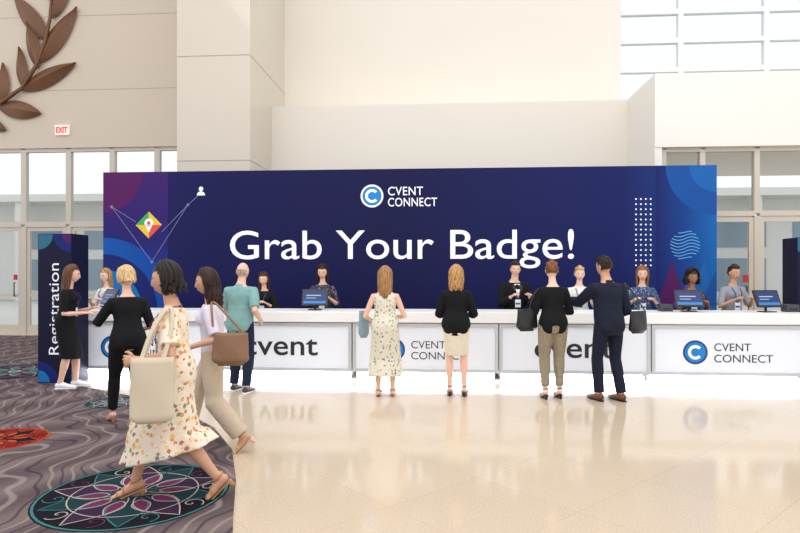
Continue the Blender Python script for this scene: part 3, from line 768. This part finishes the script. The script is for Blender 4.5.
            for k in range(1, m_+1):
                t = k/m_; amp = (.020 if st == 'curly' else (.010 if st == 'wavy' else .004))
                back = -1 if abs(pend) > 1.9 else -.9
                off = Vector((amp*sin(phs+t*9), amp*cos(phs+t*11), 0))
                dy = back*.055*min(1, Lr/.3)*(t**.8) if abs(pend) < 2.2 else -.030*t
                pth.append(last+Vector((0, 0, -Lr*t))+Vector((-outw.x*.01*t, dy, 0))+off)
            nn = len(pth); w_ = .015 if st != 'curly' else .014
            ra = [(w_*(.6 if k < 2 else 1.0)*(1 if k < nn-2 else (.75 if k == nn-2 else .25)), .0065*(1.6 if st == 'curly' else 1)*(1 if k < nn-1 else .4)) for k in range(nn)]
            hb.tube(pth, ra, 6, (HM.to_3x3() @ Vector((cos(ph), -sin(ph), 0))))
        nc = 2+28*(28//2)
        for i in range(min(nc, len(hb.V))): hb.V[i] = HM @ hb.V[i]
        if bun:
            rb = .042 if st == 'bun' else .036
            b2 = MB(); b2.ell(bp+Vector((0, -.012, .005)), (rb, rb*.8, rb), 14)
            for k in range(3):
                aa = k*2.1; b2.tube([bp+Vector((rb*.85*cos(aa+j*.6), -.018-.01*sin(j), rb*.85*sin(aa+j*.6))) for j in range(6)], [.004, .009, .011, .011, .009, .004], 6)
            b2.xf(HM); hb.add(b2.V, b2.F)
    emit(hb, 'hair', hm)
    # ---- clothing
    top = top or {}; bottom = bottom or {}
    def legpt(Lg, z):
        if z > Lg['kn'].z:
            t = (Lg['hip'].z-z)/(Lg['hip'].z-Lg['kn'].z+1e-6); return Lg['hip'].lerp(Lg['kn'], max(0, t))
        t = (Lg['kn'].z-z)/(Lg['kn'].z-Lg['an'].z+1e-6); return Lg['kn'].lerp(Lg['an'], min(1.1, t))
    def skirt(mb, hem, flare, off, h_top=.17, folds=9, amp=.06):
        z1 = pz+h_top; pa = []; ra = []; n = 16
        for i in range(n+1):
            t = i/n; z = z1+(hem-z1)*t; hh = z-pz
            if hh > -.02:
                s = sec(hh); p = T(0, s[2], hh); pa.append(p); ra.append((s[0]+off+.004, s[1]+off+.012*t))
            else:
                a, b = legpt(legs['L'], z), legpt(legs['R'], z); c_ = (a+b)/2; c_.z = z; tt = (-.02-hh)/(-.02-(hem-pz)+1e-6)
                s = sec(-.0); rx = max(abs(a.x-b.x)/2+.085*(1-.25*tt), s[0]*(1-.25*tt)+off)+flare*tt; ry = max(abs(a.y-b.y)/2+.085*(1-.3*tt), s[1]*(1-.1*tt)+off)+flare*tt
                pa.append(Vector((c_.x, c_.y-.012*(1-tt), z))); ra.append((rx, ry))
        mb.tube(pa, ra, 54, Vector((1, 0, 0)), fold=lambda t, th: 1+amp*t*t*(cos(th*folds)+.4*cos(th*(folds+4)+1)))
    tm = top.get('mat')
    if tm:
        mb = MB(); off = top.get('off', .012)
        torso(mb, top.get('low', -.02), top.get('neck', .465), off)
        if top.get('low', 0) < -.05:
            torso(mb, top['low'], .2, off+.006)
        sl = top.get('sleeve', .4)
        if sl > 0:
            for A in AR.values(): arm(mb, A, sl, off, top.get('cuff', .004))
        else:
            for sx in (-1, 1): mb.tube([T(sx*.05, 0, .38), T(sx*.095, -.003, .435), T(sx*.08, 0, .46)], [.03, .028, .02], 8)
        if top.get('collar'):
            mb.tube([T(0, -.012, .44), T(0, -.010, .50)], [(.085*R, .08*R), (.068*R, .066*R)], 16, RM @ Vector((1, 0, 0)))
        if bottom.get('type') == 'dress': skirt(mb, bottom['hem'], bottom.get('flare', .05), off, folds=bottom.get('folds', 9), amp=bottom.get('amp', .05))
        o = remesh(mb, .010, 3); emit(o, 'dress' if bottom.get('type') == 'dress' else top.get('name', 'shirt'), tm)
    if bottom.get('type') == 'skirt':
        mb = MB(); skirt(mb, bottom['hem'], bottom.get('flare', 0), .016, amp=bottom.get('amp', .02)); o = remesh(mb, .010, 3); emit(o, 'skirt', bottom['mat'])
    if bottom.get('type') == 'trousers':
        mb = MB(); off = .010; torso(mb, -.09, bottom.get('waist', .10), off)
        w = bottom.get('w', (.012, .012, .014))
        for Lg in legs.values():
            hp, kn, an = Lg['hip'], Lg['kn'], Lg['an']; e = kn.lerp(an, bottom.get('len', .97))
            mb.tube([hp+Vector((0, 0, .04)), hp.lerp(kn, .15), hp.lerp(kn, .5), hp.lerp(kn, .85), kn, kn.lerp(e, .3), kn.lerp(e, .7), e],
                    [.088+w[0]*.5, .090+w[0]*.6, .076+w[0], .060+w[0], .054+w[1], .054+w[1], .044+w[2], .040+w[2]], 16)
        o = remesh(mb, .010, 3); emit(o, 'trousers', bottom['mat'])
    # ---- shoes
    for Lg in legs.values():
        FM, fs = Lg['FM'], Lg['fs']; mb = MB(); sc_ = mat('shoe_%d_%d_%d' % shoes[1], shoes[1], .45)
        if shoes[0] in ('flat', 'dress'):
            mb.tube([FM @ Vector((0, y-.002 if y < 0 else y+.006, z+.002)) for y, _, z, _ in fs], [(wd+.006, hh+.008) for _, wd, _, hh in fs], 14, Vector((1, 0, 0)))
            mb.tube([FM @ Vector((0, y*1.05, -.004)) for y in (-.175, -.15, -.08, 0, .045, .08)], [(.026, .010), (.036, .012), (.036, .012), (.048, .012), (.044, .012), (.024, .010)], 12, Vector((1, 0, 0)), mi=1)
            emit(mb, 'shoe', [sc_, mat('sole_%s' % shoes[0], (235, 235, 235) if shoes[0] == 'flat' else (30, 24, 22), .6)])
        else:
            mb.tube([FM @ Vector((0, y, -.006)) for y in (-.172, -.15, -.08, 0, .045, .08)], [(.022, .006), (.032, .007), (.030, .007), (.045, .007), (.042, .007), (.022, .006)], 12, Vector((1, 0, 0)))
            for y, wd, z, hh in ((.02, .046, .018, .024), (-.03, .046, .028, .030)):
                mb.tube([FM @ Vector((wd*cos(t), y, z-.004+hh*sin(t)*1.0)) for t in [pi*k/8 for k in range(9)]], .006, 6)
            mb.tube([FM @ (Vector((.040*sin(t), -.125+.045*cos(t), .075))) for t in [2*pi*k/12 for k in range(13)]], .005, 6)
            hp_ = FM @ Vector((0, -.145, -.004)); Lh = hp_.z if Lg['pt'] <= hk+1 else .05
            if shoes[0] == 'heel':
                dn = Vector((0, 0, -1)) if Lg['pt'] <= hk+1 else (FM.to_3x3() @ Vector((0, -.3, -1))).normalized()
                mb.tube([hp_+Vector((0, 0, .006)), hp_+dn*max(.01, Lh-.001)], [(.022, .022), (.017, .015)], 10, Vector((1, 0, 0)))
            emit(mb, 'sandal', sc_)
    # ---- extras
    def front(x, hh, off=.018):
        s = sec(hh); ry = s[1]
        b = 0
        if f: b = .045*math.exp(-((hh-.335)/.06)**2)*math.exp(-((abs(x)-.062)/.05)**2)
        return T(x, s[2]+ry*sqrt(max(.05, 1-(x/s[0])**2))+b+off, hh)
    if lanyard:
        mb = MB(); lm_ = mat('lanyard_%d_%d_%d' % lanyard, lanyard, .6)
        for sx in (-1, 1): mb.tube([T(sx*.045, -.068, .475), T(sx*.070, -.03, .475), T(sx*.078, .01, .465), front(sx*.066, .435), front(sx*.055, .36), front(sx*.03, .27, .024), front(0, .20, .03)], [(.008, .0025)]*7, 6, Vector((1, 0, 0)))
        mb.tube([T(-.05, -.066, .475), T(0, -.078, .470), T(.05, -.066, .475)], [(.0025, .008)]*3, 6, Vector((0, 1, 0)))
        emit(mb, 'lanyard', lm_)
        p = front(0, .17, .034); mb = MB(); mb.bbox(p.x-.045, p.x+.045, p.y-.003, p.y+.003, p.z-.075, p.z+.045, .002); mb.box(p.x-.035, p.x+.035, p.y+.003, p.y+.005, p.z-.03, p.z-.005, 1)
        emit(mb, 'badge', [mat('badge_card', (240, 240, 245), .4), mat('badge_ink', (30, 80, 160), .4)], False)
    if extra == 'suit':
        mb = MB()
        V = [front(-.045, .45, .030), front(.045, .45, .030), front(.028, .34, .030), front(0, .24, .032), front(-.028, .34, .030)]
        mb.add(V, [(0, 4, 3, 2, 1)]); emit(mb, 'shirt_front', mat('shirt_lightblue', (214, 224, 238), .7), False)
        mb = MB()
        for sx in (-1, 1):
            V = [front(sx*.048, .465, .034), front(sx*.085, .41, .038), front(sx*.062, .36, .038), front(0, .22, .038), front(sx*.03, .34, .038)]
            mb.add(V, [(0, 1, 2, 4), (4, 2, 3)] if sx > 0 else [(0, 4, 2, 1), (4, 3, 2)])
        emit(mb, 'lapel', mat('lapel_dark', (24, 24, 30), .6), False)
    Mw = Matrix.Translation(loc) @ Matrix.Rotation(radians(psi), 4, 'Z') @ Matrix.Scale(S, 4)
    return dict(M=Mw, psi=psi, S=S, T=T, front=front, pz=pz, AR=AR)

def bag(pr, name, label, c, size, mts, strap, yaw=0, sr=(.014, .004), n=2.6, top=.9, strap_name='strap', rd=.17):
    """c,strap in person-local units; bag is its own top-level thing"""
    M = pr['M']; w, d, hh = size; cw = M @ Vector(c)
    rt = empty(name, cw, label, 'bag', radians(pr['psi']+yaw))
    Mi = (Matrix.Translation(cw) @ Matrix.Rotation(radians(pr['psi']+yaw), 4, 'Z')).inverted()
    mb = MB(); V = []; Fc = []; m = 14; k = 32
    for i in range(m+1):
        t = (i/m)**1.3; z = -hh/2+hh*t; g = (max(.3, (t/rd))**.35 if t < rd else 1)*(1-(1-top)*t); dd = (max(.2, (t/rd))**.5 if t < rd else 1)*(1-.55*t)
        for j in range(k):
            a = 2*pi*j/k; cx, sx = cos(a), sin(a)
            x = (abs(cx)**(2/n))*(1 if cx > 0 else -1)*w/2*g*(1+.02*sin(5*a+t*4)); y = (abs(sx)**(2/n))*(1 if sx > 0 else -1)*d/2*dd*(1+.12*sin(3*a+t*5))
            V.append((x, y, z))
    for i in range(m):
        for j in range(k): Fc.append((i*k+j, i*k+(j+1) % k, (i+1)*k+(j+1) % k, (i+1)*k+j))
    Fc += [tuple(range(k-1, -1, -1)), tuple(m*k+j for j in range(k))]
    mb.add(V, Fc); mb.obj('body', mts[0], rt, local=True, smooth=True)
    for s_ in strap:
        pts = [Mi @ (M @ Vector(p)) for p in s_]
        for _ in range(2):
            q = [pts[0]]
            for a, b in zip(pts[:-1], pts[1:]): q += [a.lerp(b, .25), a.lerp(b, .75)]
            q.append(pts[-1]); pts = q
        mb = MB(); mb.tube(pts, [sr]*len(pts), 8, Vector((1, 0, 0))); mb.obj(strap_name, mts[-1], rt, local=True, smooth=True)
    return rt

fab = lambda n, c, r=.85: mat('fabric_'+n, c, r, var=.12, scale=14, bump=.5, bscale=18, spec=.2)
black = fab('black', (22, 22, 25)); navy = fab('navy', (28, 33, 50)); white = fab('white', (228, 226, 224)); denimd = fab('denim', (30, 38, 62))
beige = fab('beige', (200, 182, 160)); lilac = fab('lilac', (212, 204, 216)); seaf = fab('seafoam', (128, 168, 166)); cream = fab('cream', (228, 218, 198)); grey = fab('grey', (150, 152, 160))
floral = spotmat('floral_warm', (232, 218, 198), [(222, 150, 76), (236, 186, 96), (196, 112, 84), (120, 140, 120), (236, 224, 206), (232, 196, 156)], 26, .42)
floral2 = spotmat('floral_pale', (222, 216, 198), [(120, 130, 110), (170, 160, 110), (222, 216, 198), (110, 120, 130)], 26, .34)
print_b = spotmat('print_bluegrey', (70, 90, 120), [(190, 200, 215), (40, 50, 80), (120, 140, 170)], 40, .35)
print_k = spotmat('print_dark', (50, 50, 62), [(170, 150, 150), (110, 60, 80), (200, 200, 205)], 45, .3)
check = spotmat('check_trousers', (160, 148, 126), [(62, 56, 46), (84, 76, 62)], 95, .36)

# black dress woman beside the totem
p = person(66, 8.35, -72, 'woman in black dress and white sneakers talking across the counter', 1.70, hair=('long', (104, 72, 50), .36), top=dict(mat=black, sleeve=.45, off=.012), bottom=dict(type='dress', hem=.42, flare=.03, amp=.03),
           arms={'L': (.12, .30, 1.10), 'R': (.14, .26, 1.05)}, lean=5, feet={'L': (.09, .10, 0), 'R': (.09, -.05, 0)}, lanyard=(60, 40, 120))
# blonde in black
p = person(128, 6.3, 42, 'woman with short blonde hair in black top and trousers', 1.66, hair=('bob', (214, 180, 130), .05), top=dict(mat=black, sleeve=.5, low=-.06, off=.014), bottom=dict(type='trousers', mat=black, w=(.012, .01, .01), len=.93),
           shoes=('heel', (170, 120, 90)), arms={'L': (.22, .34, 1.12), 'R': (.2, .25, 1.0)}, feet={'L': (.10, .22, 0), 'R': (.09, -.14, 20)}, lean=5, head=(12, -5))
# floral walker
p = person(176, 4.28, 106, 'woman with dark hair in cream floral dress walking with tote bag', 1.68, skin='tan', hair=('wavy', (34, 25, 23), .10), top=dict(mat=floral, sleeve=.38, off=.016, cuff=.022), bottom=dict(type='dress', hem=.34, flare=.08, folds=8, amp=.06),
           shoes=('heel', (176, 128, 84)), arms={'L': (.21, .22, 1.03, (.5, -1, -.3), (-1, 0, -.2), 70), 'R': (.2, .22, .95)}, feet={'L': (.08, -.38, 44), 'R': (.07, .26, 0)}, lean=4, head=(-6, -6), lanyard=(90, 40, 130), voxel=.007)
bag(p, 'tote_bag', 'natural canvas tote bag with long handles worn on shoulder', (-.335, .10, .84), (.27, .08, .43), [mat('canvas', (208, 194, 170), .9, bump=.2, bscale=160, spec=.1)],
    [[(-.335, .17, 1.04), (-.28, .11, 1.25), (-.185, .0, 1.43), (-.27, -.02, 1.25), (-.335, .03, 1.04)], [(-.312, .16, 1.04), (-.26, .10, 1.25), (-.165, .01, 1.44), (-.25, -.01, 1.25), (-.312, .04, 1.04)]], yaw=90, strap_name='handle', n=3.6, top=1.0, rd=.06)
# lilac walker
p = person(214, 5.4, 100, 'woman with dark wavy hair in pale lilac top and beige trousers', 1.64, skin='tan', hair=('wavy', (52, 32, 26), .24), top=dict(mat=lilac, sleeve=.42, off=.014, low=-.0), bottom=dict(type='trousers', mat=beige, w=(.022, .035, .045), waist=.15, len=.93),
           shoes=('heel', (222, 186, 160)), arms={'L': (.22, .16, 1.0), 'R': (.2, .22, .95)}, feet={'L': (.08, -.36, 46), 'R': (.08, .26, 0)}, lean=4, head=(0, -5), voxel=.008)
bag(p, 'shoulder_bag', 'soft brown leather shoulder bag hanging behind hip', (-.28, -.20, .98), (.32, .11, .28), [mat('tan_leather', (132, 98, 72), .5, bump=.3)],
    [[(-.28, -.05, 1.10), (-.24, -.03, 1.30), (-.14, 0, 1.43), (-.22, -.14, 1.30), (-.28, -.33, 1.10)]], yaw=90, sr=(.010, .005))
# man seafoam shirt
p = person(240, 8.05, -12, 'bald man in seafoam shirt and dark jeans at the counter', 1.74, 'm', 'light', ('bald', (176, 160, 146), 0), top=dict(mat=seaf, sleeve=.42, low=-.10, off=.02, collar=True), bottom=dict(type='trousers', mat=denimd, w=(.016, .02, .02)),
           shoes=('flat', (70, 60, 60)), arms={'L': (.18, .32, 1.10), 'R': (.24, .10, .95)}, feet={'L': (.12, .05, 0), 'R': (.12, -.05, 0)}, lean=4)
# pale floral dress
p = person(385, 7.8, 3, 'woman with light brown hair in long pale floral dress', 1.67, 'f', 'light', ('long', (168, 124, 80), .30), top=dict(mat=floral2, sleeve=0, off=.012, neck=.44), bottom=dict(type='dress', hem=.25, flare=.065, folds=10, amp=.05),
           shoes=('sandal', (120, 80, 60)), arms={'L': (.22, .22, 1.0), 'R': (.20, .24, 1.04)}, feet={'L': (.09, 0, 0), 'R': (.10, .02, 0)}, lean=3)
jk = bag(p, 'denim_jacket', 'light blue denim jacket draped over forearm', (-.30, .24, .93), (.15, .10, .36), [fab('lightdenim', (138, 160, 176))], [], yaw=30)
jk['category'] = 'jacket'
# black blazer
p = person(456, 7.8, -3, 'woman with blonde hair in black blazer and cream skirt', 1.65, 'f', 'light', ('wavy', (188, 142, 92), .22), top=dict(mat=black, sleeve=.9, low=-.14, off=.022, name='blazer'), bottom=dict(type='skirt', mat=cream, hem=.56, flare=.0),
           shoes=('heel', (24, 22, 22)), arms={'L': (.17, .28, 1.08), 'R': (.18, .28, 1.08)}, feet={'L': (.085, 0, 0), 'R': (.11, -.02, 0)}, lean=2)
# updo woman with black bag
p = person(553, 7.6, 6, 'woman with auburn updo in black top and checked trousers', 1.71, 'f', 'fair', ('updo', (128, 78, 48), .1), top=dict(mat=black, sleeve=.9, low=-.02, off=.016), bottom=dict(type='trousers', mat=check, w=(.016, .016, .014), waist=.14, len=.9),
           shoes=('heel', (24, 22, 22)), arms={'L': (.16, .26, 1.10), 'R': (.17, .30, 1.12)}, feet={'L': (.09, 0, 0), 'R': (.10, .03, 0)}, lean=3, head=(-10, -8))
bag(p, 'shoulder_bag', 'large black leather bag hanging at hip', (-.33, .0, 1.0), (.32, .14, .28), [mat('black_leather', (22, 22, 24), .35)],
    [[(-.33, .10, 1.12), (-.27, .03, 1.30), (-.15, 0, 1.43), (-.27, -.04, 1.30), (-.33, -.10, 1.12)]], yaw=25, sr=(.010, .005))
# man in suit
p = person(609, 7.5, 24, 'man in navy suit reaching to counter with shoulder bag', 1.81, 'm', 'tan', ('short', (40, 28, 22), 0), top=dict(mat=navy, sleeve=.95, low=-.14, off=.022, name='suit_jacket', collar=True), bottom=dict(type='trousers', mat=navy, w=(.010, .014, .020)),
           shoes=('dress', (110, 70, 44)), arms={'L': (.17, .50, 1.16), 'R': (.20, .24, 1.02)}, feet={'L': (.10, .05, 0), 'R': (.13, -.06, 0)}, lean=6, head=(10, -6))
bag(p, 'messenger_bag', 'black messenger bag hanging from shoulder', (.37, -.06, .92), (.32, .11, .28), [MC['black_leather']],
    [[(.37, .07, 1.05), (.31, .02, 1.25), (.18, 0, 1.43), (.31, -.08, 1.25), (.37, -.18, 1.05)]], yaw=10, sr=(.014, .004))
# staff
def staff(u, label, psi=180, Y=9.88, **k):
    k.setdefault('top', dict(mat=white, sleeve=.45)); k.setdefault('bottom', dict(type='trousers', mat=black))
    k.setdefault('arms', {'L': (.15, .26, 1.17), 'R': (.15, .26, 1.17)}); k.setdefault('lanyard', (70, 50, 130)); k.setdefault('lean', 3)
    k.setdefault('shoes', ('flat', (40, 40, 44)))
    return person(u, Y/ray(u)[1], psi, label, **k)
staff(108, 'blonde staff woman in white top behind counter', psi=165, h=1.66, skin='fair', hair=('long', (196, 150, 100), .22), top=dict(mat=white, sleeve=.5))
staff(265, 'staff woman with brown hair in black top behind counter', psi=172, h=1.60, skin='light', hair=('long', (74, 48, 36), .22), top=dict(mat=black, sleeve=.8), head=(8, -6))
staff(323, 'staff woman with dark hair in patterned top behind counter', psi=182, h=1.73, skin='light', hair=('long', (50, 32, 26), .18), top=dict(mat=print_k, sleeve=.6), head=(0, -12))
staff(514, 'staff man in black suit behind counter', psi=195, h=1.78, sex='m', skin='light', hair=('short', (50, 36, 28), 0), top=dict(mat=black, sleeve=.95, low=-.12, off=.02, name='suit_jacket'), extra='suit', head=(-10, -4))
staff(579, 'blonde staff woman in white blouse behind counter', psi=178, h=1.70, skin='fair', hair=('updo', (206, 170, 120), .1), top=dict(mat=white, sleeve=.9), head=(0, -8))
staff(642, 'smiling staff woman in blue patterned top behind counter', psi=168, h=1.70, skin='light', hair=('long', (150, 98, 62), .2), top=dict(mat=print_b, sleeve=.6))
staff(691, 'staff woman with curly dark hair in dark patterned top', psi=180, h=1.64, skin='brown', hair=('curly', (36, 26, 24), .10), top=dict(mat=print_k, sleeve=.5))
staff(732, 'staff woman with tied dark hair in grey top', psi=190, h=1.72, skin='tan', hair=('updo', (60, 42, 34), .1), top=dict(mat=grey, sleeve=.45))

# ================================================================= LIGHT + CAMERA
w = bpy.data.worlds.new('World'); scene.world = w; w.use_nodes = True
bg = w.node_tree.nodes['Background']; bg.inputs[0].default_value = (*lin((246, 247, 250)), 1); bg.inputs[1].default_value = 1.28
def area(name, loc, rot, sx, sy, pw, col=(1, .97, .93)):
    l = bpy.data.lights.new(name, 'AREA'); l.shape = 'RECTANGLE'; l.size = sx; l.size_y = sy; l.energy = pw; l.color = col
    o = bpy.data.objects.new(name, l); COL.objects.link(o); o.location = loc; o.rotation_euler = rot; return o
area('overhead_fill', (0, 5, 10.5), (0, 0, 0), 14, 6, 400)  # added broad light from above for direction
area('overhead_fill', (0, -1, 9), (radians(35), 0, 0), 12, 4, 280)  # added tilted light from front and above to give the figures shape
cd = bpy.data.cameras.new('Camera'); cam = bpy.data.objects.new('Camera', cd); COL.objects.link(cam)
cam.location = (0, 0, CH); cam.rotation_euler = (radians(90), 0, TH); cd.sensor_width = 36; cd.lens = F/800*36; cd.shift_y = 6.5/800
cd.clip_end = 200
scene.camera = cam
